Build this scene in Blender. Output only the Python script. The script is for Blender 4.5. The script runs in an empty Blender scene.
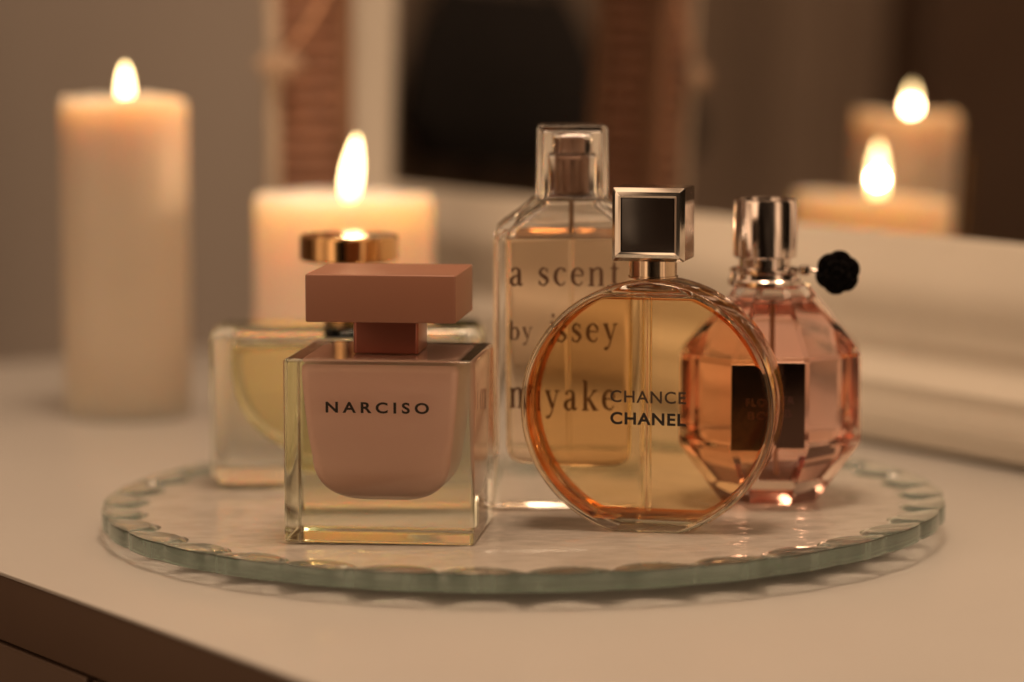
import bpy, bmesh, math, random
from mathutils import Vector, Matrix
random.seed(7)
sc = bpy.context.scene
R = math.radians
S = 0.01                                   # everything below is written in centimetres

# ------------------------------------------------------------------ camera
cam_d = bpy.data.cameras.new("camera"); cam = bpy.data.objects.new("camera", cam_d)
sc.collection.objects.link(cam); sc.camera = cam
cam.location = (0, -1.03, .181); cam.rotation_euler = (R(90 - 6.4), 0, 0)
cam_d.sensor_width = 36; cam_d.lens = 105.47; cam_d.clip_start = .02; cam_d.clip_end = 60
cam_d.dof.use_dof = True; cam_d.dof.focus_distance = .961; cam_d.dof.aperture_fstop = 4.5

# ------------------------------------------------------------------ world (dim warm room)
w = bpy.data.worlds.new("World"); sc.world = w; w.use_nodes = True
nt = w.node_tree; bg = nt.nodes["Background"]
tc = nt.nodes.new("ShaderNodeTexCoord"); no = nt.nodes.new("ShaderNodeTexNoise")
no.inputs["Scale"].default_value = 2.3; no.inputs["Detail"].default_value = 1.5
cr = nt.nodes.new("ShaderNodeValToRGB")
cr.color_ramp.elements[0].position = .36; cr.color_ramp.elements[0].color = (.03, .016, .008, 1)
cr.color_ramp.elements[1].position = .66; cr.color_ramp.elements[1].color = (.30, .194, .118, 1)
nt.links.new(tc.outputs["Generated"], no.inputs["Vector"]); nt.links.new(no.outputs["Fac"], cr.inputs["Fac"])
sx_ = nt.nodes.new("ShaderNodeSeparateXYZ"); nt.links.new(tc.outputs["Generated"], sx_.inputs[0])
at_ = nt.nodes.new("ShaderNodeMath"); at_.operation = 'ARCTAN2'; ng = nt.nodes.new("ShaderNodeMath"); ng.operation = 'MULTIPLY'; ng.inputs[1].default_value = -1
nt.links.new(sx_.outputs["Y"], ng.inputs[0]); nt.links.new(sx_.outputs["X"], at_.inputs[0]); nt.links.new(ng.outputs[0], at_.inputs[1])   # 0 = straight behind the camera
ab = nt.nodes.new("ShaderNodeMath"); ab.operation = 'ABSOLUTE'; nt.links.new(at_.outputs[0], ab.inputs[0])
mr_ = nt.nodes.new("ShaderNodeMapRange"); mr_.interpolation_type = 'SMOOTHSTEP'
mr_.inputs["From Min"].default_value = .48; mr_.inputs["From Max"].default_value = .66; mr_.inputs["To Min"].default_value = .03; mr_.inputs["To Max"].default_value = 1
nt.links.new(ab.outputs[0], mr_.inputs["Value"])
ml_ = nt.nodes.new("ShaderNodeMix"); ml_.data_type = 'RGBA'; ml_.blend_type = 'MULTIPLY'; ml_.inputs[0].default_value = 1
nt.links.new(cr.outputs["Color"], ml_.inputs[6]); nt.links.new(mr_.outputs[0], ml_.inputs[7]); nt.links.new(ml_.outputs[2], bg.inputs["Color"]); bg.inputs["Strength"].default_value = 5.3

# ------------------------------------------------------------------ lamps
def area(name, loc, aim, size, power, col):
    d = bpy.data.lights.new(name, 'AREA'); d.shape = 'DISK'; d.size = size; d.energy = power; d.color = col
    o = bpy.data.objects.new(name, d); sc.collection.objects.link(o)
    o.location = Vector(loc) * S
    o.rotation_euler = (Vector(aim) * S - o.location).to_track_quat('-Z', 'Y').to_euler()
    return o
lamp = area("ceiling_lamp", (6, -16, 145), (2, 0, 0), .40, 11, (1.0, .70, .46))

sc.view_settings.view_transform = 'Standard'; sc.view_settings.look = 'None'
sc.view_settings.exposure = .27; sc.view_settings.gamma = 1
cy = sc.cycles
cy.max_bounces = 24; cy.transmission_bounces = 20; cy.glossy_bounces = 10; cy.transparent_max_bounces = 16
cy.diffuse_bounces = 4; cy.caustics_refractive = True; cy.caustics_reflective = True
cy.blur_glossy = .3; cy.sample_clamp_indirect = 30.0
cy.use_denoising = True
try: cy.denoiser = 'OPENIMAGEDENOISE'
except Exception: pass

# ------------------------------------------------------------------ materials
def newmat(name):
    m = bpy.data.materials.new(name); m.use_nodes = True
    return m, m.node_tree, m.node_tree.nodes["Principled BSDF"]
def paint(name, col, rough=.5, metal=0, var=.06, scale=8, bump=0, bscale=60, coat=0, sss=None, spec=.5):
    m, t, p = newmat(name)
    p.inputs["Roughness"].default_value = rough; p.inputs["Metallic"].default_value = metal
    p.inputs["Coat Weight"].default_value = coat; p.inputs["Specular IOR Level"].default_value = spec
    c = t.nodes.new("ShaderNodeTexCoord"); n = t.nodes.new("ShaderNodeTexNoise")
    n.inputs["Scale"].default_value = scale; n.inputs["Detail"].default_value = 5
    r = t.nodes.new("ShaderNodeValToRGB")
    r.color_ramp.elements[0].position = .3; r.color_ramp.elements[1].position = .7
    r.color_ramp.elements[0].color = (*[x * (1 - var) for x in col], 1)
    r.color_ramp.elements[1].color = (*[min(1, x * (1 + var)) for x in col], 1)
    t.links.new(c.outputs["Object"], n.inputs["Vector"]); t.links.new(n.outputs["Fac"], r.inputs["Fac"])
    t.links.new(r.outputs["Color"], p.inputs["Base Color"])
    if bump:
        n2 = t.nodes.new("ShaderNodeTexNoise"); n2.inputs["Scale"].default_value = bscale; n2.inputs["Detail"].default_value = 4
        b = t.nodes.new("ShaderNodeBump"); b.inputs["Strength"].default_value = bump; b.inputs["Distance"].default_value = .001
        t.links.new(c.outputs["Object"], n2.inputs["Vector"]); t.links.new(n2.outputs["Fac"], b.inputs["Height"])
        t.links.new(b.outputs["Normal"], p.inputs["Normal"])
    if sss:
        p.inputs["Subsurface Weight"].default_value = 1; p.inputs["Subsurface Radius"].default_value = sss
        p.inputs["Subsurface Scale"].default_value = 1
    return m
def glass(name, ior=1.5, absorb=None, density=0, rough=0, bump=None, tint=(1, 1, 1)):
    m = bpy.data.materials.new(name); m.use_nodes = True; t = m.node_tree
    t.nodes.remove(t.nodes["Principled BSDF"]); out = t.nodes["Material Output"]
    g = t.nodes.new("ShaderNodeBsdfGlass"); g.inputs["IOR"].default_value = ior; g.inputs["Roughness"].default_value = rough
    g.inputs["Color"].default_value = (*tint, 1)
    t.links.new(g.outputs[0], out.inputs["Surface"])
    if absorb:
        a = t.nodes.new("ShaderNodeVolumeAbsorption"); a.inputs["Color"].default_value = (*absorb, 1)
        a.inputs["Density"].default_value = density; t.links.new(a.outputs[0], out.inputs["Volume"])
    if bump:
        st, dist, scl = bump
        c = t.nodes.new("ShaderNodeTexCoord"); mp = t.nodes.new("ShaderNodeMapping"); n = t.nodes.new("ShaderNodeTexNoise")
        mp.inputs["Scale"].default_value = scl; n.inputs["Scale"].default_value = 1; n.inputs["Detail"].default_value = 3
        b = t.nodes.new("ShaderNodeBump"); b.inputs["Strength"].default_value = st; b.inputs["Distance"].default_value = dist
        t.links.new(c.outputs["Object"], mp.inputs["Vector"]); t.links.new(mp.outputs[0], n.inputs["Vector"])
        t.links.new(n.outputs["Fac"], b.inputs["Height"]); t.links.new(b.outputs["Normal"], g.inputs["Normal"])
    return m
GLASS = glass("clear_glass", 1.5, (.92, .92, .88), 6)
GLASS_GREEN = glass("thick_heavy_glass", 1.5, (.80, .83, .68), 12)
GLASS_THIN = glass("thin_clear_glass", 1.48)
CAVITY = glass("air_cavity", 1 / 1.5)
PLATE = glass("plate_glass", 1.5, (.66, .82, .78), 16)
PLATE_EDGE = glass("plate_glass_edge", 1.5, (.66, .82, .78), 16)
PLATE_UNDER = glass("plate_glass_underside", 1.5, (.66, .82, .78), 16, rough=.2, bump=(.6, .0012, (60, 22, 40)))
PLATE_TOP = glass("plate_glass_top", 1.5, (.66, .82, .78), 16, rough=.08, bump=(.6, .0007, (150, 230, 60)))
def brighten_glass(m, lo, hi, col, scl):
    """brightness put into the clear glass: pale diffuse mixed over it in streaks"""
    t = m.node_tree; g = [n for n in t.nodes if n.type == 'BSDF_GLASS'][0]; out = t.nodes["Material Output"]
    d = t.nodes.new("ShaderNodeBsdfDiffuse"); d.inputs["Color"].default_value = (*col, 1); mx = t.nodes.new("ShaderNodeMixShader")
    c = t.nodes.new("ShaderNodeTexCoord"); mp = t.nodes.new("ShaderNodeMapping"); mp.inputs["Scale"].default_value = scl
    n = t.nodes.new("ShaderNodeTexNoise"); n.inputs["Scale"].default_value = 1; n.inputs["Detail"].default_value = 4; r = t.nodes.new("ShaderNodeMapRange")
    r.inputs["From Min"].default_value = .35; r.inputs["From Max"].default_value = .65; r.inputs["To Min"].default_value = lo; r.inputs["To Max"].default_value = hi
    t.links.new(c.outputs["Object"], mp.inputs["Vector"]); t.links.new(mp.outputs[0], n.inputs["Vector"]); t.links.new(n.outputs["Fac"], r.inputs["Value"])
    t.links.new(r.outputs[0], mx.inputs["Fac"]); t.links.new(g.outputs[0], mx.inputs[1]); t.links.new(d.outputs[0], mx.inputs[2]); t.links.new(mx.outputs[0], out.inputs["Surface"])
brighten_glass(PLATE_TOP, .33, .42, (.78, .71, .64), (90, 160, 60)); brighten_glass(PLATE, .03, .09, (.66, .80, .72), (70, 70, 20)); brighten_glass(PLATE_EDGE, .20, .34, (.62, .76, .70), (140, 140, 20))  # diffuse share lifts plate and rim that would refract and mirror dark
AMBER = glass("amber_liquid", 1.36 / 1.5, (.985, .87, .66), 7, tint=(1, .885, .68))
AMBER_SIDE = glass("amber_liquid_pale_side", 1.36 / 1.5, (.985, .87, .66), 7, tint=(1, .985, .95))  # rim lightening put into the tint: paler copy for the side wall
PEACH = glass("peach_liquid", 1.36 / 1.5, (.988, .86, .74), 14, tint=(1, .93, .84))
PINK = glass("rose_pink_liquid", 1.36 / 1.5, (.985, .66, .58), 13, tint=(1, .87, .82))
LEMON = glass("pale_yellow_liquid", 1.36 / 1.5, (.92, .84, .42), 14, tint=(1, .98, .86))
TUBE = glass("dip_tube_plastic", 1.12, (.8, .7, .5), 60)
TUBE_WARM = paint("dip_tube_brown", (.42, .25, .13), .3)
PUMP_BROWN = paint("brown_pump_metal", (.45, .29, .21), .3, metal=.5, var=.04)
LACQUER = paint("nude_pink_lacquer", (.80, .52, .42), .38, var=.02, coat=.3)
CAP_NUDE = paint("matt_nude_cap", (.31, .14, .09), .42, var=.03, bump=.03, bscale=900)
NECK_NUDE = paint("nude_neck_metal", (.36, .12, .08), .28, metal=.5, var=.02)
INK = paint("black_ink", (.012, .007, .006), .4, var=0)
INK_SOFT = paint("worn_dark_ink", (.05, .026, .014), .5, var=0)
INK_BROWN = paint("brown_ink", (.17, .095, .06), .5, var=0)
SILVER = paint("polished_silver_metal", (.72, .66, .60), .13, metal=1, var=.02)
ROSE_METAL = paint("rose_silver_metal", (.70, .61, .56), .10, metal=1, var=.02)
GOLD = paint("polished_gold_metal", (.78, .48, .22), .12, metal=1, var=.03)
PALE_GOLD = paint("pale_gold_metal", (.66, .52, .38), .14, metal=1, var=.02)
BLACK_GLOSS = paint("glossy_black_enamel", (.022, .015, .012), .28, var=0, coat=.5)
BLACK_CLOTH = paint("black_fabric", (.006, .005, .005), .9, var=.3, bump=.5, bscale=900, spec=.1)
LABEL_FOIL = paint("black_mirror_foil", (.11, .065, .05), .1, metal=1, var=.02)
FAINT_RED = paint("dull_red_foil_print", (.15, .06, .05), .3, metal=.3, var=0)
WHITE_LACQUER = paint("white_lacquered_board", (.455, .436, .412), .33, var=.02, scale=3, bump=.02, bscale=300)
def uneven_sheen(m, lo, hi, scale):
    t = m.node_tree; p = t.nodes["Principled BSDF"]; c = t.nodes.new("ShaderNodeTexCoord"); n = t.nodes.new("ShaderNodeTexNoise"); r = t.nodes.new("ShaderNodeMapRange")
    n.inputs["Scale"].default_value = scale; n.inputs["Detail"].default_value = 8; n.inputs["Distortion"].default_value = 1.5
    r.inputs["From Min"].default_value = .35; r.inputs["From Max"].default_value = .65; r.inputs["To Min"].default_value = lo; r.inputs["To Max"].default_value = hi
    t.links.new(c.outputs["Object"], n.inputs["Vector"]); t.links.new(n.outputs["Fac"], r.inputs["Value"]); t.links.new(r.outputs[0], p.inputs["Roughness"])
uneven_sheen(WHITE_LACQUER, .30, .38, 5)
SHADE_BROWN = paint("shade_brown", (.10, .062, .042), .5, var=.12, scale=6)  # drawer front's shade put into the brown; floor and legs share it
CREAM = paint("cream_painted_wood", (.72, .665, .58), .45, var=.04, scale=12, bump=.08, bscale=80)
WALL = paint("grey_beige_wall_paint", (.52, .47, .43), .9, var=.05, scale=2, bump=.1, bscale=30)
WAX_DIM = paint("dim_ivory_wax", (.62, .54, .44), .45, var=.03, scale=20, bump=.1, bscale=90, sss=(.036, .026, .018))  # tall candle's dimmer light put into a darker ivory
WAX_LIT = paint("lit_ivory_wax", (.86, .74, .62), .45, var=.03, scale=20, bump=.1, bscale=90, sss=(.040, .029, .018))  # short candle's stronger glow put into a paler ivory
WICK = paint("charred_wick", (.02, .012, .008), .9)
WICKER = paint("reddish_brown_wicker", (.27, .135, .085), .7, var=.25, scale=120, bump=.4, bscale=400)
LANTERN_WOOD = paint("aged_cream_wood", (.50, .42, .34), .5, var=.08, scale=20)
BROWN_WOOD = paint("brown_stained_wood", (.22, .12, .07), .6, var=.15, scale=20)
WALL_DIM = paint("dim_wall_brown", (.29, .225, .18), .9, var=.1, scale=5)  # brown chosen to dim the wall in the mirror
RIBBON = paint("peach_satin_ribbon", (.72, .42, .26), .4, var=.1)
SHELL = paint("pale_shell", (.46, .34, .25), .5, var=.15, scale=80)
MIRROR_DARK = paint("mirror_dark", (.012, .010, .010), .9, var=.4)
BROWN_CLOTH = paint("brown_wool", (.10, .055, .035), .9, var=.3)
m, t_, p_ = newmat("mirror_silver"); p_.inputs["Metallic"].default_value = 1; p_.inputs["Roughness"].default_value = .0
p_.inputs["Base Color"].default_value = (.62, .59, .56, 1); MIRROR = m
def flame_mat():
    m = bpy.data.materials.new("flame"); m.use_nodes = True; t = m.node_tree
    t.nodes.remove(t.nodes["Principled BSDF"]); out = t.nodes["Material Output"]
    e = t.nodes.new("ShaderNodeEmission"); tr = t.nodes.new("ShaderNodeBsdfTransparent"); ad = t.nodes.new("ShaderNodeAddShader")
    c = t.nodes.new("ShaderNodeTexCoord"); sp = t.nodes.new("ShaderNodeSeparateXYZ"); r = t.nodes.new("ShaderNodeValToRGB")
    el = r.color_ramp.elements
    el[0].position = 0; el[0].color = (.55, .20, .05, 1); el[1].position = .30; el[1].color = (1, .70, .32, 1)
    x = el.new(.12); x.color = (.9, .42, .12, 1)
    t.links.new(c.outputs["Generated"], sp.inputs[0]); t.links.new(sp.outputs["Z"], r.inputs["Fac"])
    t.links.new(r.outputs["Color"], e.inputs["Color"]); e.inputs["Strength"].default_value = 5.0
    t.links.new(e.outputs[0], ad.inputs[0]); t.links.new(tr.outputs[0], ad.inputs[1]); t.links.new(ad.outputs[0], out.inputs["Surface"])
    return m
FLAME = flame_mat()

# ------------------------------------------------------------------ mesh helpers
def link(o, parent=None):
    sc.collection.objects.link(o)
    if parent: o.parent = parent
    return o
def finish(name, bm, mat, parent=None, sharp=35, recalc=True, smooth=True):
    for v in bm.verts: v.co *= S
    if recalc: bmesh.ops.recalc_face_normals(bm, faces=bm.faces)
    me = bpy.data.meshes.new(name); bm.to_mesh(me); bm.free()
    for mm in (mat if isinstance(mat, (list, tuple)) else [mat]): me.materials.append(mm)
    if smooth:
        for p in me.polygons: p.use_smooth = True
        me.set_sharp_from_angle(angle=R(sharp))
        for p in me.polygons:
            if len(p.vertices) > 8: p.use_smooth = False
    return link(bpy.data.objects.new(name, me), parent)
def loft(bm, rings, cap=True, cyclic=False, close_ring=True):
    vs = [[bm.verts.new(p) for p in r] for r in rings]; n = len(vs[0])
    m = len(vs)
    for i in range(m if cyclic else m - 1):
        a, b = vs[i], vs[(i + 1) % m]
        for j in range(n if close_ring else n - 1):
            k = (j + 1) % n
            bm.faces.new((a[j], a[k], b[k], b[j]))
    if cap and not cyclic:
        bm.faces.new(list(reversed(vs[0]))); bm.faces.new(vs[-1])
    return vs
def circ(r, z, n=64, cx=0, cy=0): return [(cx + r * math.cos(2 * math.pi * i / n), cy + r * math.sin(2 * math.pi * i / n), z) for i in range(n)]
def rrect(hx, hy, r, z, n=5, cx=0, cy=0):
    r = min(r, hx * .999, hy * .999); pts = []
    for q, (sx, sy) in enumerate(((1, 1), (-1, 1), (-1, -1), (1, -1))):
        for i in range(n + 1):
            a = (q + i / n) * math.pi / 2
            pts.append((cx + sx * (hx - r) + r * math.cos(a), cy + sy * (hy - r) + r * math.sin(a), z))
    return pts
def lathe(bm, prof, n=64, cx=0, cy=0): return loft(bm, [circ(max(r, .001), z, n, cx, cy) for r, z in prof])
def box(bm, x0, x1, y0, y1, z0, z1, bev=0, seg=2):
    vs = [bm.verts.new(p) for p in ((x0, y0, z0), (x1, y0, z0), (x1, y1, z0), (x0, y1, z0), (x0, y0, z1), (x1, y0, z1), (x1, y1, z1), (x0, y1, z1))]
    fs = [bm.faces.new([vs[i] for i in f]) for f in ((3, 2, 1, 0), (4, 5, 6, 7), (0, 1, 5, 4), (1, 2, 6, 5), (2, 3, 7, 6), (3, 0, 4, 7))]
    if bev: bmesh.ops.bevel(bm, geom=list({e for f in fs for e in f.edges}), offset=bev, segments=seg, profile=.5, affect='EDGES')
def rbox(bm, hx, hy, z0, z1, r, e, n=5, seg=4, cx=0, cy=0):
    """upright box with vertical corners of radius r and top/bottom edges rounded by e"""
    rings = []
    for i in range(seg + 1):
        a = math.pi / 2 * i / seg; d = e * (1 - math.sin(a)); rings.append(rrect(hx - d, hy - d, max(r - d, .02), z0 + e * (1 - math.cos(a)), n, cx, cy))
    for i in range(seg + 1):
        a = math.pi / 2 * i / seg; d = e * (1 - math.cos(a)); rings.append(rrect(hx - d, hy - d, max(r - d, .02), z1 - e * (1 - math.sin(a)), n, cx, cy))
    return loft(bm, rings)
def tube(bm, pts, r, n=10):
    rings = []
    for i, p in enumerate(pts):
        p = Vector(p); d = (Vector(pts[min(i + 1, len(pts) - 1)]) - Vector(pts[max(i - 1, 0)])).normalized()
        u = d.orthogonal().normalized() if i == 0 else (u - d * u.dot(d)).normalized()
        v = d.cross(u); rr_ = r[i] if isinstance(r, (list, tuple)) else r
        rings.append([p + u * rr_ * math.cos(2 * math.pi * k / n) + v * rr_ * math.sin(2 * math.pi * k / n) for k in range(n)])
    loft(bm, rings)
def offset_poly(pts, d):
    n = len(pts); out = []
    for i in range(n):
        a, b, c = Vector(pts[i - 1]), Vector(pts[i]), Vector(pts[(i + 1) % n])
        e1 = (b - a).normalized(); e2 = (c - b).normalized()
        n1 = Vector((-e1.y, e1.x)); n2 = Vector((-e2.y, e2.x)); k = (n1 + n2)
        if k.length < 1e-6: k = n1
        k.normalize(); out.append(tuple(b + k * d / max(.5, k.dot(n1))))
    return out
def scale_in(pts, d, zc):
    rm = max(math.hypot(x, z - zc) for x, z in pts); k = 1 - d / rm
    return [(x * k, zc + (z - zc) * k) for x, z in pts]
def prism(bm, outline, y0, y1, e, seg=4, zc=None):
    """outline (x,z) counter-clockwise, extruded along y with edges rounded by e"""
    rings = []
    for i in range(seg + 1):
        a = math.pi / 2 * i / seg; o = scale_in(outline, e * (1 - math.sin(a)), zc) if zc is not None else offset_poly(outline, e * (1 - math.sin(a))); rings.append([(x, y0 + e * (1 - math.cos(a)), z) for x, z in o])
    for i in range(seg + 1):
        a = math.pi / 2 * i / seg; o = scale_in(outline, e * (1 - math.cos(a)), zc) if zc is not None else offset_poly(outline, e * (1 - math.cos(a))); rings.append([(x, y1 - e * (1 - math.sin(a)), z) for x, z in o])
    return loft(bm, rings)
def clip(poly, z, keep_below=True):
    out = []; n = len(poly); s = 1 if keep_below else -1
    for i in range(n):
        a, b = poly[i], poly[(i + 1) % n]; da, db = s * (z - a[1]), s * (z - b[1])
        if da >= 0: out.append(a)
        if (da > 0) != (db > 0) and abs(da - db) > 1e-9:
            t = da / (da - db); out.append((a[0] + t * (b[0] - a[0]), a[1] + t * (b[1] - a[1])))
    res = []
    for p in out:
        if not res or math.dist(p, res[-1]) > .02: res.append(p)
    if math.dist(res[0], res[-1]) < .02: res.pop()
    return res
def empty(name, loc, rz, label, cat, group=None, rot=None):
    o = bpy.data.objects.new(name, None); o.empty_display_size = .02; sc.collection.objects.link(o)
    o.location = Vector(loc) * S; o.rotation_euler = rot or (0, 0, R(rz)); o["label"] = label; o["category"] = cat
    if group: o["group"] = group
    return o
def text_mesh(name, string, width, height, x, y, z, mat, parent, bold=.0, spacing=1.0, thick=.006, sx=None):
    """sans lettering on a vertical face looking to -y: left end x, baseline z, cap height `height`, total width `width` (cm)"""
    c = bpy.data.curves.new(name, 'FONT'); c.body = string; c.size = 1; c.space_character = spacing; c.offset = bold
    c.extrude = .004; c.resolution_u = 6
    o = bpy.data.objects.new(name, c); sc.collection.objects.link(o); bpy.context.view_layer.update()
    me = bpy.data.meshes.new_from_object(o.evaluated_get(bpy.context.evaluated_depsgraph_get()))
    bpy.data.objects.remove(o); me.name = name
    xs = [v.co.x for v in me.vertices]; ys = [v.co.y for v in me.vertices]
    kx = width / (max(xs) - min(xs)); ky = height / (max(ys) - min(ys)); mx, my = min(xs), min(ys)
    for v in me.vertices:
        a, b, d = v.co; v.co = Vector((x + (a - mx) * kx, y + (-thick if d > 0 else 0), z + (b - my) * ky)) * S
    me.materials.clear(); me.materials.append(mat)
    return link(bpy.data.objects.new(name, me), parent)

# serif lettering drawn as strokes of changing width (x-height = 1)
def cr_spline(pts, k=8):
    out = []; n = len(pts)
    for i in range(n - 1):
        p0, p1, p2, p3 = (Vector(pts[max(i - 1, 0)]), Vector(pts[i]), Vector(pts[i + 1]), Vector(pts[min(i + 2, n - 1)]))
        for j in range(k):
            t = j / k
            out.append(.5 * ((2 * p1) + (p2 - p0) * t + (2 * p0 - 5 * p1 + 4 * p2 - p3) * t * t + (3 * p1 - p0 - 3 * p2 + p3) * t ** 3))
    out.append(Vector(pts[-1])); return out
def L(x, y0, y1, wd=.17): return [(x, y0, wd), (x, y1, wd)]
def serif(x, y, hw=.2): return [(x - hw, y, .05), (x + hw, y, .05)]
GL = {   # advance, strokes (x, y, width)
 'a': (.95, [[(.2, .78, .16), (.22, .92, .08), (.42, .98, .06), (.6, .86, .13), (.62, .6, .17), (.62, .15, .17), (.72, .02, .08), (.85, .1, .04)],
             [(.62, .6, .05), (.4, .52, .07), (.17, .38, .16), (.15, .18, .17), (.3, .02, .09), (.5, .08, .05), (.62, .25, .04)]]),
 'c': (.85, [[(.68, .78, .17), (.66, .9, .09), (.42, .98, .06), (.2, .78, .15), (.13, .5, .19), (.2, .2, .15), (.42, .02, .07), (.6, .06, .06), (.72, .22, .04)]]),
 'e': (.88, [[(.14, .56, .05), (.42, .56, .05), (.73, .56, .05), (.7, .8, .13), (.45, .98, .06), (.2, .8, .14), (.13, .5, .19), (.2, .2, .15), (.44, .02, .07), (.62, .06, .06), (.74, .22, .04)]]),
 's': (.75, [[(.58, .97, .04), (.58, .72, .04)], [(.58, .82, .05), (.36, .98, .07), (.16, .82, .12), (.2, .62, .15), (.46, .45, .18), (.6, .25, .13), (.4, .02, .07), (.2, .06, .06), (.1, .26, .04)], [(.1, .03, .04), (.1, .28, .04)]]),
 'n': (1.1, [L(.22, 0, .97), serif(.2, 0), [(.05, .95, .05), (.25, .97, .05)], [(.26, .7, .05), (.45, .94, .07), (.68, .97, .1), (.8, .75, .17), (.8, 0, .17)], serif(.8, 0)]),
 'm': (1.6, [L(.22, 0, .97), serif(.2, 0), [(.05, .95, .05), (.25, .97, .05)], [(.26, .7, .05), (.42, .94, .07), (.6, .97, .1), (.72, .75, .17), (.72, 0, .17)], serif(.72, 0),
             [(.76, .7, .05), (.92, .94, .07), (1.1, .97, .1), (1.22, .75, .17), (1.22, 0, .17)], serif(1.22, 0)]),
 't': (.68, [[(.3, 1.35, .05), (.3, 1.1, .14), (.3, .9, .17), (.3, .2, .17), (.4, .02, .08), (.58, .12, .04)], [(.08, .97, .06), (.56, .97, .06)]]),
 'b': (1.05, [L(.22, 0, 1.5), [(.04, 1.48, .05), (.24, 1.5, .05)], [(.26, .72, .05), (.45, .95, .07), (.7, .9, .12), (.83, .5, .19), (.7, .1, .12), (.45, .02, .06), (.26, .16, .05)]]),
 'y': (.98, [[(.18, .97, .17), (.5, .12, .13)], serif(.2, .97, .17), [(.8, .97, .05), (.52, .1, .06), (.4, -.22, .07), (.24, -.38, .1), (.14, -.3, .17)], serif(.8, .97, .15)]),
 'i': (.5, [L(.24, 0, .97), serif(.24, 0), [(.06, .95, .05), (.26, .97, .05)], [(.15, 1.32, .16), (.32, 1.32, .16)]]),
 'k': (1.05, [L(.22, 0, 1.5), serif(.22, 0), [(.04, 1.48, .05), (.24, 1.5, .05)], [(.26, .42, .05), (.8, .97, .05)], serif(.8, .97, .15), [(.42, .58, .12), (.82, 0, .19)], serif(.86, 0, .15)]),
}
def serif_text(name, string, width, xh, x, y, z, mat, parent, track=.15):
    pos = []; cur = 0
    for ch in string:
        if ch == ' ': cur += .6; continue
        pos.append((ch, cur)); cur += GL[ch][0] + track
    kx = width / (cur - track); bm = bmesh.new()
    for q, (ch, cx) in enumerate(pos):
        for si, st in enumerate(GL[ch][1]):
            sp = cr_spline(st) if len(st) > 2 else [Vector(a) for a in st]
            rings = []
            for i, p in enumerate(sp):
                d = (sp[min(i + 1, len(sp) - 1)] - sp[max(i - 1, 0)]); d = Vector((d.x, d.y)).normalized(); nn = Vector((-d.y, d.x))
                hwd = p.z * .6 + .012; a = Vector((p.x, p.y)) + nn * hwd; b = Vector((p.x, p.y)) - nn * hwd; yy = y - .003 * (si % 5)
                F = lambda v, yo: (x + (cx + v.x) * kx, yo, z + v.y * xh)
                rings.append([F(a, yy), F(b, yy), F(b, yy - .002), F(a, yy - .002)])
            loft(bm, rings)
    return finish(name, bm, mat, parent, smooth=False)
def struct(o): o["kind"] = "structure"; return o

# ------------------------------------------------------------------ setting: room and table
U = Vector((.5700, -.8217, 0)); W = Vector((.8217, .5700, 0))         # along the table edge / towards the mirror
def uw(u, v, z=0): return tuple(U * u + W * v + Vector((0, 0, z)))
def uwbox(bm, u0, u1, w0, w1, z0, z1, bev=0):
    a = bmesh.new(); box(a, u0, u1, w0, w1, z0, z1, bev, 3)
    for v in a.verts: v.co = U * v.co.x + W * v.co.y + Vector((0, 0, v.co.z))
    me = bpy.data.meshes.new("tmp"); a.to_mesh(me); a.free(); bm.from_mesh(me); bpy.data.meshes.remove(me)
bm = bmesh.new(); uwbox(bm, -110.5, -108, -260, 29, -75, 160); struct(finish("back_wall", bm, WALL))
bm = bmesh.new(); uwbox(bm, -107.9, 90, 29, 31, -75, 160); struct(finish("side_wall", bm, WALL))
bm = bmesh.new(); uwbox(bm, -108, 200, -260, 29, -77, -75); struct(finish("floor", bm, SHADE_BROWN))
tb = empty("dressing_table", uw(-20, 5, -2.4), 0, "white lacquered dressing table with a drawer front coloured dark for its shade below the edge", "table")
tb.location = (0, 0, 0)
bm = bmesh.new(); uwbox(bm, -54.5, 62, -18.1, 28.6, -.14, 0, .04); finish("table_top", bm, WHITE_LACQUER, tb)
bm = bmesh.new(); uwbox(bm, -53.5, 61, -17.2, 28, -16, -.15, .05); finish("drawer_case", bm, SHADE_BROWN, tb)
bm = bmesh.new(); uwbox(bm, -54.3, 61.8, -18.0, -17.2, -2.3, -.15, .05); finish("top_rail", bm, SHADE_BROWN, tb)
bm = bmesh.new(); uwbox(bm, -53, 3, -18.0, -17.25, -15, -2.42, .1); finish("drawer_front", bm, SHADE_BROWN, tb)
bm = bmesh.new(); uwbox(bm, 3.4, 60.5, -18.0, -17.25, -15, -2.42, .1); finish("drawer_front", bm, SHADE_BROWN, tb)
for u_, w_ in ((-52, -16), (60, -16), (-52, 27), (60, 27)):
    bm = bmesh.new(); uwbox(bm, u_ - 2, u_ + 2, w_ - 1, w_ + 1, -75, -16, .2); finish("leg", bm, SHADE_BROWN, tb)

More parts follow.
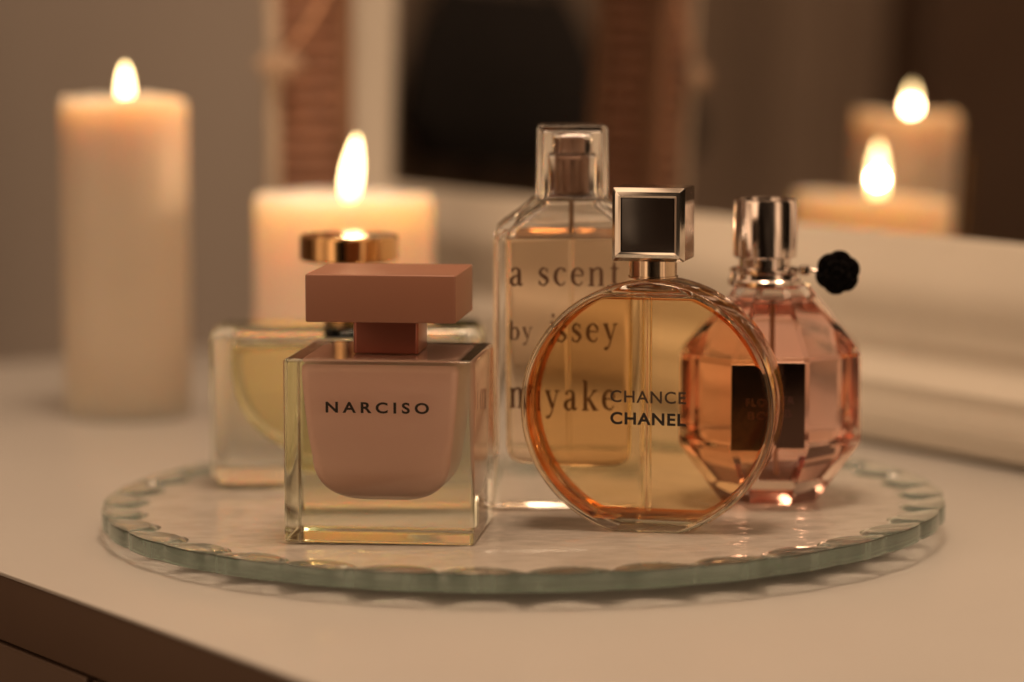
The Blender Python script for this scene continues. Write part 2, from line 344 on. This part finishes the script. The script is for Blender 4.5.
# ------------------------------------------------------------------ the leaning mirror
YAW, LEAN = R(33.5), R(2.0)
nm = Vector((-math.cos(YAW) * math.cos(LEAN), -math.sin(YAW) * math.cos(LEAN), math.sin(LEAN)))
sm = Vector((math.sin(YAW), -math.cos(YAW), 0)); tm = nm.cross(sm)
if tm.z < 0: tm = -tm
O = Vector((1.97, 40.5, .03))
MW = 8.75                                   # width of the frame moulding
S0, S1, T0, T1 = -15.6, 78.0, MW, 66.0      # opening
def mp_(s, t, b): return tuple(O + sm * s + tm * t + nm * b)
mr = empty("framed_mirror", (0, 0, 0), 0, "large mirror in a cream moulded wooden frame leaning at the back of the table", "mirror")
prof = [(0, -.3), (0, .18), (.18, .30), (1.0, .52), (1.7, .86), (2.1, .98), (2.7, 1.0), (3.1, .86), (3.7, .50), (4.3, .34), (4.75, .38), (5.3, .62), (5.9, .98),
        (6.05, 1.05), (6.2, .96), (6.35, .92), (6.9, 1.0), (7.5, 1.08), (7.75, 1.0), (7.9, .78), (8.3, .72), (8.55, .55), (8.75, .2), (8.75, -1.2), (.6, -1.2)]
bm = bmesh.new(); rings = []
for (s, t, ds, dt) in ((S0, T0, -1, -1), (S1, T0, 1, -1), (S1, T1, 1, 1), (S0, T1, -1, 1)):
    rings.append([mp_(s + ds * a, t + dt * a, b) for a, b in prof])
loft(bm, rings, cyclic=True); finish("frame", bm, CREAM, mr, sharp=28)
bm = bmesh.new(); vs = [bm.verts.new(mp_(*p)) for p in ((S0 - .3, T0 - .3, 0), (S1 + .3, T0 - .3, 0), (S1 + .3, T1 + .3, 0), (S0 - .3, T1 + .3, 0), (S0 - .3, T0 - .3, -.25), (S1 + .3, T0 - .3, -.25), (S1 + .3, T1 + .3, -.25), (S0 - .3, T1 + .3, -.25))]
for f in ((0, 1, 2, 3), (7, 6, 5, 4), (0, 4, 5, 1), (1, 5, 6, 2), (2, 6, 7, 3), (3, 7, 4, 0)): bm.faces.new([vs[i] for i in f])
finish("mirror_glass", bm, MIRROR, mr, smooth=False)

# ------------------------------------------------------------------ wicker lantern beside the mirror
ln = empty("wicker_lantern", (-9.75, 41.2, 0), 6, "tall reddish wicker lantern with cream corner posts and a peach ribbon, beside the mirror", "lantern")
for sx in (-1, 1):
    for sy in (-1, 1):
        bm = bmesh.new(); x, y = sx * 1.72, sy * 1.6; box(bm, x - .30, x + .30, y - .38, y + .38, 0, 29, .08); finish("corner_post", bm, LANTERN_WOOD if sx < 0 else BROWN_WOOD, ln)
bm = bmesh.new(); rings = []; nz = 640
for i in range(nz + 1):
    z = .6 + 27.8 * i / nz; k = .24 * abs(math.sin(math.pi * z / .8)); rings.append(rrect(1.55 + k, 1.4 + k, .25, z, 3))
loft(bm, rings); finish("woven_panel", bm, WICKER, ln, sharp=60)
bm = bmesh.new(); box(bm, -2.25, 2.25, -2.15, 2.15, 29, 30, .15); finish("lid", bm, CREAM, ln)
bm = bmesh.new()
P = [(2.3, -2.25, 23.5), (1.6, -2.3, 20.5), (.6, -2.35, 18.3), (-.5, -2.4, 16.6), (-1.3, -2.4, 15.7)]
for i in range(len(P) - 1):
    pass
rings = []
for p in cr_spline([Vector(q) for q in P], 6):
    rings.append([(p.x - .20, p.y, p.z - .1), (p.x + .20, p.y, p.z + .1), (p.x + .20, p.y + .05, p.z + .1), (p.x - .20, p.y + .05, p.z - .1)])
loft(bm, rings); rb = finish("ribbon", bm, RIBBON, ln)
bm = bmesh.new()
for i in range(7):
    a = R(-60 + 20 * i + 270); q = Vector((math.cos(a), 0, math.sin(a))); tube(bm, [Vector((-1.45, -2.5, 15.9)) + q * s_ * 1.3 for s_ in (0, .35, .7, 1)], [.05, .16, .2, .1], 8)
finish("shell_pendant", bm, SHELL, rb)

# ------------------------------------------------------------------ dark shapes added before the back wall to darken the mirror's view
wall_rz = math.degrees(math.atan2(W.y, W.x))
def dark_shape(wv, z, h, wd, label):
    e = empty("mirror_dark_shape", uw(-102.6, wv, z), wall_rz, label, "dark_shape")
    bm = bmesh.new(); rings = []
    for i in range(15):
        t = i / 14; n = 36; k = (.62 + .38 * math.sin(min(1, t * 1.6) * math.pi / 2)) * (1 - .25 * max(0, t - .8) / .2)
        rings.append([(wd / 2 * k * math.cos(2 * math.pi * j / n) * (1 + .05 * math.cos(5 * 2 * math.pi * j / n + t * 4)), -3.2 + 3 * k * math.sin(2 * math.pi * j / n), -h * t) for j in range(n)])
    loft(bm, rings); finish("dark_blob", bm, MIRROR_DARK, e)
    bm = bmesh.new(); tube(bm, [(-wd * .28, -3, -.5), (-wd * .16, -2, h * .5), (0, -.6, h * .95), (wd * .16, -2, h * .5), (wd * .28, -3, -.5)], .5, 8); finish("blob_loop", bm, MIRROR_DARK, e)
dark_shape(-13.5, 22, 13, 17, "large rounded dark shape added to darken the mirror behind the tall clear bottle")
ct = empty("wall_darkener", (0, 0, 0), 0, "added brown folded sheet that dims the wall mirrored between tall bottle and candles", "wall_darkener")  # unseen sheet added so the mirrored wall reads darker
bm = bmesh.new(); rings = []; n = 160
for z in (-70, 0, 40, 100):
    f = [U * (-105.2 + 1.3 * math.sin(i * .55) + .5 * math.sin(i * 1.31 + z * .01)) + W * (7 - 64 * i / n) + Vector((0, 0, z)) for i in range(n + 1)]
    g = [p - U * .5 for p in reversed(f)]; rings.append([tuple(p) for p in f + g])
loft(bm, rings); finish("dimming_sheet", bm, WALL_DIM, ct)
bm = bmesh.new(); tube(bm, [uw(-105.4, 9, 101), uw(-105.4, -59, 101)], 1, 12); finish("sheet_rod", bm, GOLD, ct)
dr = empty("far_wall_darkener", (0, 0, 0), 0, "added dark cabinet shape that darkens the mirrored wall at the right of the picture", "far_wall_darkener")  # unseen block added where the mirrored wall falls into the dark
bm = bmesh.new(); uwbox(bm, -107.8, -100, -140, -53, -75, 90, .6); finish("cabinet", bm, SHADE_BROWN, dr)
for k in range(3):
    bm = bmesh.new(); uwbox(bm, -99.95, -98.4, -139.5 + 29 * k, -111.2 + 29 * k, -70, 88, .5); dd = finish("door", bm, SHADE_BROWN, dr)
    bm = bmesh.new(); uwbox(bm, -98.35, -96.6, -114.4 + 29 * k, -113.2 + 29 * k, -4, 12, .3); finish("handle", bm, GOLD, dd)
dark_shape(-27, 16, 6, 9, "small dark shape added beside the larger one to darken the mirror")

# ------------------------------------------------------------------ candles
def candle(x, y, r, h, wax, label, flame, seed, fl_lean=0, power=.1, wob=.12, off=(0, 0)):
    rnd = random.Random(seed); e = empty("pillar_candle", (x, y, 0), 0, label, "candle", "lit pillar candles")
    ph = [rnd.uniform(0, 6.28) for _ in range(4)]
    def rim(a): return wob * (math.sin(2 * a + ph[0]) * .6 + math.sin(3 * a + ph[1]) * .4 + .25 * math.sin(7 * a + ph[2]))
    n = 96; A = [2 * math.pi * k / n for k in range(n)]
    def ring(f, z, kz): return [(f * r * math.cos(a) * (1 + .004 * math.sin(3 * a + ph[3])), f * r * math.sin(a), z + kz * rim(a)) for a in A]
    bm = bmesh.new()
    loft(bm, [ring(.985, 0, 0), ring(1, .08, 0), ring(1.0, h * .25, 0), ring(1.002, h * .5, 0), ring(1.0, h * .75, .2), ring(.998, h - .5, .7), ring(.985, h - .12, 1), ring(.95, h, 1), ring(.88, h - .06, .9),
              ring(.76, h - .36, .35), ring(.60, h - .60, .1), ring(.4, h - .70, 0), ring(.1, h - .72, 0)])
    finish("wax_body", bm, wax, e, sharp=60)
    fx, fy = off; zb = h - .92
    bm = bmesh.new(); tube(bm, [(fx, fy, zb), (fx + .02, fy, zb + .5), (fx + .07, fy, zb + .95)], [.09, .08, .06], 8); finish("wick", bm, WICK, e)
    fw, fh = flame; bm = bmesh.new(); rings = []; N = 22
    for i in range(N + 1):
        t = i / N; rr_ = fw / 2 * max(.02, (math.sin(math.pi * t ** .74) ** .72) * (1.06 - .12 * t))
        rings.append(circ(rr_, zb + .55 + fh * t, 24, fx + .05 + fl_lean * t ** 1.3, fy))
    loft(bm, rings); finish("flame", bm, FLAME, e)
    d = bpy.data.lights.new("candle_light", 'POINT'); d.energy = power; d.color = (1, .56, .31); d.shadow_soft_size = .003
    o = bpy.data.objects.new("candle_light", d); sc.collection.objects.link(o); o.parent = e; o.location = Vector((fx + .05 + fl_lean * .4, fy, zb + .55 + fh * .4)) * S
    return e
candle(-17.05, 29.1, 2.78, 14.05, WAX_DIM, "tall slim ivory pillar candle, lit, at the left of the glass plate", (.60, 1.85), 5, 0, .024, .16, (.05, -.2))
candle(-7.35, 27.9, 3.90, 9.85, WAX_LIT, "short wide ivory pillar candle with a tall leaning flame, behind the gold-capped bottle", (.78, 2.95), 11, .35, .06, .10, (.2, -.3))

# ------------------------------------------------------------------ scalloped glass plate
PT = .62                                      # tilt in degrees, right side a little higher
def ptop(x): return 1.0 + (x - .4) * math.tan(R(PT))
pl = []
NS, K = 34, 14; NA = NS * K; Rp = 14.55
bm = bmesh.new(); rings = []; under = set()
def rimw(a): return .22 + 1.15 * abs(math.cos(a * NS / 2)) ** .55
def Rr(a): return Rp - .10 * (1 - abs(math.cos(a * NS / 2)) ** .5)
P_ = [('c', .01, 1.0), ('c', 4, 1.0), ('c', 8, 1.0), ('c', 11.5, 1.0), ('c', 12.5, 1.0), ('i', .22, 1.0), ('i', .10, 1.02), ('i', .0, 1.07), ('i', -.08, 1.11), ('i', -.16, 1.13), ('o', .06, 1.15), ('o', .015, 1.135), ('o', 0, 1.09),
      ('o', 0, .82), ('o', 0, .60), ('o', .02, .565), ('o', .07, .55), ('i2', 0, .56), ('c', 12.2, .52), ('c', 10.6, .45), ('c', 10.0, .20), ('c', 9.8, .16), ('c', 9.5, .20), ('c', 9.2, .42), ('c', 8, .44), ('c', 4, .44), ('c', .01, .44)]
for kind, q, z in P_:
    r_ = []
    for j in range(NA):
        a = 2 * math.pi * j / NA
        rr_ = q if kind == 'c' else (Rr(a) - rimw(a) - q if kind == 'i' else (Rr(a) - q if kind == 'o' else Rr(a) - .5))
        r_.append((rr_ * math.cos(a), rr_ * math.sin(a), z))
    rings.append(r_)
vs = loft(bm, rings)
bm.faces.ensure_lookup_table()
for f in bm.faces:
    c_ = f.calc_center_median()
    if c_.z < .54 and math.hypot(c_.x, c_.y) < 12.4: f.material_index = 1
    elif .99 < c_.z < 1.003: f.material_index = 2
    elif .53 < c_.z < 1.1 and math.hypot(c_.x, c_.y) > Rp - .2: f.material_index = 3
plate = finish("glass_plate", bm, [PLATE, PLATE_UNDER, PLATE_TOP, PLATE_EDGE], None, sharp=40)
plate.location = Vector((.4, .1, 0)) * S; plate.rotation_euler = (0, -R(PT), 0)
plate["label"] = "round clear glass plate with a scalloped greenish rim under all five bottles"; plate["category"] = "glass plate"

# ------------------------------------------------------------------ nude square bottle
NZ = ptop(-4) + .03
b = empty("perfume_bottle", (-3.95, -5.95, NZ), -6.5, "square thick-glass perfume bottle, nude pink inside, with a flat nude box cap, lettered NARCISO", "perfume bottle", "perfume bottles on the glass plate")
bm = bmesh.new(); rbox(bm, 3.07, 2.7, 0, 5.92, .16, .13); finish("glass_body", bm, GLASS_GREEN, b)
bm = bmesh.new(); rings = []
hy0 = 1.95
for i in range(15):                                   # bowl-shaped bottom
    a = math.pi / 2 * i / 14; k = math.sin(a) ** .75; z = 1.24 + 1.45 * (1 - math.cos(a)) ** 1.1
    rings.append(rrect(2.22 * k, hy0 * k, .35 * k, z, 6))
for z, hx in ((3.4, 2.33), (4.2, 2.42), (5.0, 2.49), (5.45, 2.52), (5.62, 2.50), (5.70, 2.42)): rings.append(rrect(hx, hy0 + (hx - 2.12) * .8 + (0 if z < 5.6 else -.03), .28, z, 6))
loft(bm, rings); finish("inner_vessel", bm, LACQUER, b, sharp=50)
bm = bmesh.new(); rbox(bm, 1.06, 1.09, 5.94, 7.12, .12, .04); finish("neck", bm, NECK_NUDE, b)
bm = bmesh.new(); rbox(bm, 2.42, 2.15, 7.05, 8.58, .07, .05); finish("cap", bm, CAP_NUDE, b)
text_mesh("lettering", "NARCISO", 3.32, .36, -1.68, -2.712, 4.22, INK, b, bold=.028, spacing=1.5)

# ------------------------------------------------------------------ round amber bottle
b = empty("perfume_bottle", (4.60, -5.65, ptop(4.7) - .02), -13, "round disc-shaped bottle of amber perfume under a silver-framed square cap, lettered CHANCE CHANEL", "perfume bottle", "perfume bottles on the glass plate")
def disc(Rd, zc, zf, n=140):
    return clip([(Rd * math.cos(2 * math.pi * i / n), zc + Rd * math.sin(2 * math.pi * i / n)) for i in range(n)], zf, False)
RC, ZC = 4.17, 4.03
bm = bmesh.new(); prism(bm, disc(RC, ZC, 0), -1.25, 1.25, .14, 5, ZC); finish("glass_body", bm, GLASS, b, sharp=30)
inner = disc(RC - .15, ZC, .40)
LV = 7.76
bm = bmesh.new(); prism(bm, clip(inner, LV), -1.10, 1.10, .16, 6, ZC)
bm.normal_update()
for f in bm.faces: f.material_index = 0 if abs(f.normal.y) > .9 else 1
finish("liquid", bm, [AMBER, AMBER_SIDE], b, sharp=30)
bm = bmesh.new()
rings = []
for i in range(9):
    a = -math.pi / 2 + math.pi * i / 8; rings.append([(1.55 * max(.02, math.cos(a)) ** .6 * math.cos(q), .86 * max(.02, math.cos(a)) ** .6 * math.sin(q), LV + .165 + .14 * math.sin(a)) for q in [2 * math.pi * k / 40 for k in range(40)]])
loft(bm, rings); finish("air_bubble", bm, CAVITY, b, sharp=60)
bm = bmesh.new(); tube(bm, [(-.05, 0, LV - .02), (-.05, 0, 4), (-.05, 0, .62)], .085, 12); finish("dip_tube", bm, TUBE, b)
bm = bmesh.new(); lathe(bm, [(.80, 8.24), (.82, 8.26), (.82, 8.30), (.78, 8.32), (.78, 8.86), (.6, 8.88)], 56); finish("collar", bm, PALE_GOLD, b, sharp=30)
cp = bmesh.new()
h_ = 1.19; zc_ = 10.02; D0, D1 = -1.14, 1.14
def sq(h, y): return [(-h, y, zc_ - h), (h, y, zc_ - h), (h, y, zc_ + h), (-h, y, zc_ + h)]
def sqr(h, r, y, n=3): return [(a, y, zc_ + c) for a, c, _ in rrect(h, h, r, 0, n)]
loft(cp, [sqr(.86, .02, D0 + .26), sqr(.88, .02, D0 + .05), sqr(.95, .03, D0), sqr(1.06, .05, D0 + .05), sqr(h_, .06, D0 + .26), sqr(h_, .06, D1 - .26), sqr(1.06, .05, D1 - .05), sqr(.95, .03, D1), sqr(.88, .02, D1 - .05), sqr(.86, .02, D1 - .26)])
cap = finish("cap", cp, SILVER, b, sharp=20)
bm = bmesh.new(); prism(bm, [(-.855, zc_ - .855), (.855, zc_ - .855), (.855, zc_ + .855), (-.855, zc_ + .855)], D0 + .10, D0 + .3, .02, 2); finish("dark_inset", bm, BLACK_GLOSS, cap)
bm = bmesh.new(); prism(bm, [(-.855, zc_ - .855), (.855, zc_ - .855), (.855, zc_ + .855), (-.855, zc_ + .855)], D1 - .3, D1 - .10, .02, 2); finish("dark_inset", bm, BLACK_GLOSS, cap)
text_mesh("lettering", "CHANCE", 2.48, .40, -1.16, -1.262, 4.27, INK_SOFT, b, bold=.014, spacing=1.12)
text_mesh("lettering", "CHANEL", 2.48, .41, -1.16, -1.262, 3.55, INK, b, bold=.03, spacing=1.12)

# ------------------------------------------------------------------ tall clear bottle
b = empty("perfume_bottle", (2.0, -.95, ptop(2) + .01), 0, "tallest bottle, clear rectangular glass with a transparent cap, brown lettering a scent by issey miyake", "perfume bottle", "perfume bottles on the glass plate")
bm = bmesh.new(); zs = 9.55
rings = []
for i in range(5): a = math.pi / 2 * i / 4; d = .12 * (1 - math.sin(a)); rings.append(rrect(2.62 - d, 1.45 - d, .32, .12 * (1 - math.cos(a)), 6))
for z, hx, hy, r_ in ((3, 2.63, 1.46, .32), (zs - .5, 2.63, 1.46, .32), (zs - .2, 2.60, 1.44, .34), (zs, 2.5, 1.38, .36), (zs + .2, 2.28, 1.27, .38), (zs + .75, 1.55, 1.0, .4), (zs + .92, 1.36, .92, .4), (zs + 1.0, 1.24, .86, .36)): rings.append(rrect(hx, hy, r_, z, 6))
loft(bm, rings); finish("glass_body", bm, GLASS, b, sharp=32)
bm = bmesh.new(); rings = []; LZ = 9.18
for i in range(9):
    a = math.pi / 2 * i / 8; k = .55 * (1 - math.sin(a)); rings.append(rrect(2.17 - k, .95 - k * .8, .3, 1.55 + .55 * (1 - math.cos(a)), 5))
rings += [rrect(2.20, .96, .3, 5, 5), rrect(2.20, .96, .3, LZ, 5)]
loft(bm, rings); finish("liquid", bm, PEACH, b, sharp=40)
bm = bmesh.new(); loft(bm, [rrect(2.20, .96, .3, LZ + .015, 5), rrect(2.1, .94, .3, LZ + .25, 5), rrect(1.6, .85, .3, LZ + .6, 5), rrect(1.0, .6, .3, LZ + 1.05, 5), rrect(.95, .55, .3, LZ + 1.2, 5)])
finish("air_space", bm, CAVITY, b, sharp=40)
bm = bmesh.new(); tube(bm, [(.02, 0, LZ + 1.15), (.02, 0, LZ + .06)], .085, 12); dt = finish("dip_tube", bm, TUBE_WARM, b)
bm = bmesh.new(); tube(bm, [(.02, 0, LZ - .02), (.02, 0, LZ - 2.5), (.1, 0, 1.9)], .085, 12); finish("tube_end", bm, TUBE, dt)
cz = zs + 1.02
def stack(bm, spec, cx): loft(bm, [rrect(a, a * .8, .1, z, 4, cx) for a, z in spec])
bm = bmesh.new(); stack(bm, [(.86, cz + .03), (.86, cz + .12), (.82, cz + .16), (.82, cz + 1.35), (.76, cz + 1.42)], .04); pump = finish("pump", bm, GLASS_THIN, b, sharp=30)
bm = bmesh.new(); lathe(bm, [(.56, cz + .1), (.58, cz + .15), (.58, cz + 1.30), (.52, cz + 1.34)], 40, cx=.04); finish("pump_core", bm, PUMP_BROWN, pump, sharp=30)
bm = bmesh.new(); stack(bm, [(.66, cz + 1.44), (.68, cz + 1.48), (.68, cz + 2.05), (.60, cz + 2.13)], .04); nz_ = finish("nozzle", bm, GLASS_THIN, b, sharp=30)
bm = bmesh.new(); lathe(bm, [(.40, cz + 1.5), (.42, cz + 1.54), (.42, cz + 1.98), (.34, cz + 2.02)], 32, cx=.04); finish("nozzle_core", bm, PUMP_BROWN, nz_, sharp=30)
bm = bmesh.new()                                             # open-bottomed transparent cap: outer skin and inner skin
outer = [rrect(1.23, .95, .12, cz + .02, 5, .04), rrect(1.20, .93, .12, cz + 2.30, 5, .04), rrect(1.16, .89, .11, cz + 2.42, 5, .04), rrect(1.08, .82, .1, cz + 2.46, 5, .04)]
innr = [rrect(.95, .70, .1, cz + 2.26, 5, .04), rrect(1.02, .77, .1, cz + 2.2, 5, .04), rrect(1.06, .84, .1, cz + .02, 5, .04)]
vs = [[bm.verts.new(p) for p in r] for r in outer + innr]
n_ = len(vs[0])
for i in range(len(vs)):
    A_, B_ = vs[i], vs[(i + 1) % len(vs)]
    if i == 3: bm.faces.new(A_); bm.faces.new(list(reversed(B_))); continue
    for j in range(n_): bm.faces.new((A_[j], A_[(j + 1) % n_], B_[(j + 1) % n_], B_[j]))
finish("cap", bm, GLASS_THIN, b, sharp=32)
serif_text("lettering", "a scent", 3.75, .60, -2.10, -1.475, 7.67, INK_BROWN, b, .2)
serif_text("lettering", "by", .80, .42, -2.10, -1.475, 5.84, INK_BROWN, b, .1)
serif_text("lettering", "issey", 2.45, .62, -.74, -1.475, 5.84, INK_BROWN, b, .2)
serif_text("lettering", "miyake", 3.75, .66, -2.10, -1.475, 3.54, INK_BROWN, b, .2)

# ------------------------------------------------------------------ faceted rose bottle
b = empty("perfume_bottle", (8.97, -.2, ptop(9) - .02), -5, "faceted pink bottle with rose-silver cap, dark label and black fabric flower", "perfume bottle", "perfume bottles on the glass plate")
def octo(ap, z, k=1.0, a0=0):
    r_ = ap / math.cos(math.pi / 8); return [(r_ * math.cos(a0 + math.pi / 8 + i * math.pi / 4), k * r_ * math.sin(a0 + math.pi / 8 + i * math.pi / 4), z) for i in range(8)]
bm = bmesh.new(); loft(bm, [octo(1.46, 0), octo(1.54, .05), octo(3.0, 2.12), octo(3.04, 2.25), octo(3.04, 5.15), octo(3.0, 5.28), octo(1.30, 7.40), octo(1.12, 7.48)])
bmesh.ops.bevel(bm, geom=[e for e in bm.edges if len(e.link_faces) == 2 and e.calc_face_angle(0) > .5], offset=.035, segments=2, affect='EDGES')
finish("glass_body", bm, GLASS, b, sharp=12)
bm = bmesh.new(); loft(bm, [octo(1.4, 1.05), octo(1.5, 1.08), octo(2.58, 2.34), octo(2.62, 2.44), octo(2.62, 5.0), octo(2.57, 5.1), octo(1.22, 6.78), octo(.9, 6.8)])
finish("liquid", bm, PINK, b, sharp=12)
bm = bmesh.new(); loft(bm, [octo(.95, 6.83), octo(1.0, 6.86), octo(.72, 7.22), octo(.6, 7.25)]); finish("air_space", bm, CAVITY, b, sharp=20)
bm = bmesh.new(); tube(bm, [(0, 0, 6.78), (0, 0, 4), (.2, 0, 1.4)], .09, 10); finish("dip_tube", bm, TUBE_WARM, b)
bm = bmesh.new(); prism(bm, [(-1.24, 2.22), (1.12, 2.22), (1.12, 5.12), (-1.24, 5.12)], -3.085, -3.05, .008, 1); lb = finish("label_plaque", bm, LABEL_FOIL, b, smooth=False)
text_mesh("lettering", "FLOWER", 1.5, .25, -.75, -3.09, 3.72, FAINT_RED, lb, bold=.0, spacing=1.1)
text_mesh("lettering", "BOMB", 1.35, .25, -.68, -3.09, 3.28, FAINT_RED, lb, bold=.0, spacing=1.1)
bm = bmesh.new(); lathe(bm, [(1.20, 7.42), (1.27, 7.47), (1.27, 7.62), (1.20, 7.68), (1.16, 7.86), (1.20, 7.92), (1.20, 8.02), (1.0, 8.06), (.90, 8.08), (.90, 8.40)], 64, cx=-.28); col = finish("collar", bm, ROSE_METAL, b, sharp=30)
bm = bmesh.new(); lathe(bm, [(.80, 8.40), (1.06, 8.40), (1.10, 8.44), (1.10, 10.30), (1.06, 10.38), (.98, 10.41), (.90, 10.38), (.86, 10.1), (.2, 10.1)], 72, cx=-.28); finish("cap", bm, ROSE_METAL, b, sharp=30)
bm = bmesh.new(); tube(bm, [(.95, -.2, 7.97), (1.3, -.35, 7.98), (1.7, -.5, 7.96), (2.1, -.6, 7.95)], .05, 10)
lathe(bm, [(.16, 7.82), (.19, 7.86), (.19, 8.1), (.16, 8.14)], 24, cx=1.1, cy=-.28); finish("flower_pin", bm, ROSE_METAL, b)
bm = bmesh.new(); cx_, cy_, cz_ = 2.2, -.75, 7.96
def petal(bm, c, ax, rad, th, tilt, seed):
    rnd = random.Random(seed); n = 20; rings = []
    u = Vector((math.cos(ax), 0, math.sin(ax))); v = Vector((-math.sin(ax), 0, math.cos(ax))); f = Vector((0, -1, 0))
    for i in range(9):
        a = -math.pi / 2 + math.pi * i / 8; k = max(.03, math.cos(a)) ** .7; rr_ = []
        for j in range(n):
            q = 2 * math.pi * j / n; p = u * (rad * k * math.cos(q)) + v * (rad * 1.1 * k * math.sin(q)) + f * (th * math.sin(a) + tilt * rad * k * math.cos(q) + .03 * math.sin(5 * q + seed))
            rr_.append(Vector(c) + p)
        rings.append(rr_)
    loft(bm, rings)
for i in range(6):
    a = i * math.pi / 3 + .35; petal(bm, (cx_ + .40 * math.cos(a), cy_, cz_ + .39 * math.sin(a)), a, .38, .10, .35, i)
for i in range(5):
    a = i * 2 * math.pi / 5 + .9; petal(bm, (cx_ + .22 * math.cos(a), cy_ - .15, cz_ + .22 * math.sin(a)), a, .25, .10, .6, 10 + i)
for i in range(3):
    a = i * 2 * math.pi / 3 + .2; petal(bm, (cx_ + .08 * math.cos(a), cy_ - .28, cz_ + .08 * math.sin(a)), a, .14, .09, .7, 20 + i)
finish("fabric_flower", bm, BLACK_CLOTH, b, sharp=70)

# ------------------------------------------------------------------ low pale bottle with a round gold cap
b = empty("perfume_bottle", (-5.85, 4.5, ptop(-6) + .06), 0, "low wide bottle of pale yellow perfume with a round gold cap, behind the nude bottle", "perfume bottle", "perfume bottles on the glass plate")
bm = bmesh.new(); rbox(bm, 4.95, 1.75, 0, 5.72, .6, .5, 7, 6); finish("glass_body", bm, GLASS_GREEN, b)
bm = bmesh.new(); pts = []
for i in range(33):
    a = math.pi + math.pi * i / 32; pts.append((4.15 * math.copysign(abs(math.cos(a)) ** .8, math.cos(a)), 4.6 + 3.6 * math.copysign(abs(math.sin(a)) ** .8, math.sin(a)) ))
pts = [(x, z) for x, z in pts] + [(4.15, 4.95), (-4.15, 4.95)]
prism(bm, pts, -1.2, 1.2, .25, 4); finish("liquid", bm, LEMON, b, sharp=35)
bm = bmesh.new(); prism(bm, [(-4.1, 4.98), (4.1, 4.98), (4.0, 5.25), (-4.0, 5.25)], -1.1, 1.1, .08, 2); finish("air_space", bm, CAVITY, b)
bm = bmesh.new(); lathe(bm, [(.9, 5.72), (.92, 5.76), (.92, 5.9), (.68, 5.95), (.68, 7.95)], 56); finish("neck", bm, GOLD, b, sharp=30)
bm = bmesh.new(); lathe(bm, [(.6, 7.95), (1.70, 7.97), (1.78, 8.04), (1.78, 8.82), (1.72, 8.90), (1.45, 8.90), (1.40, 8.86), (.01, 8.86)], 80); finish("cap", bm, GOLD, b, sharp=30)
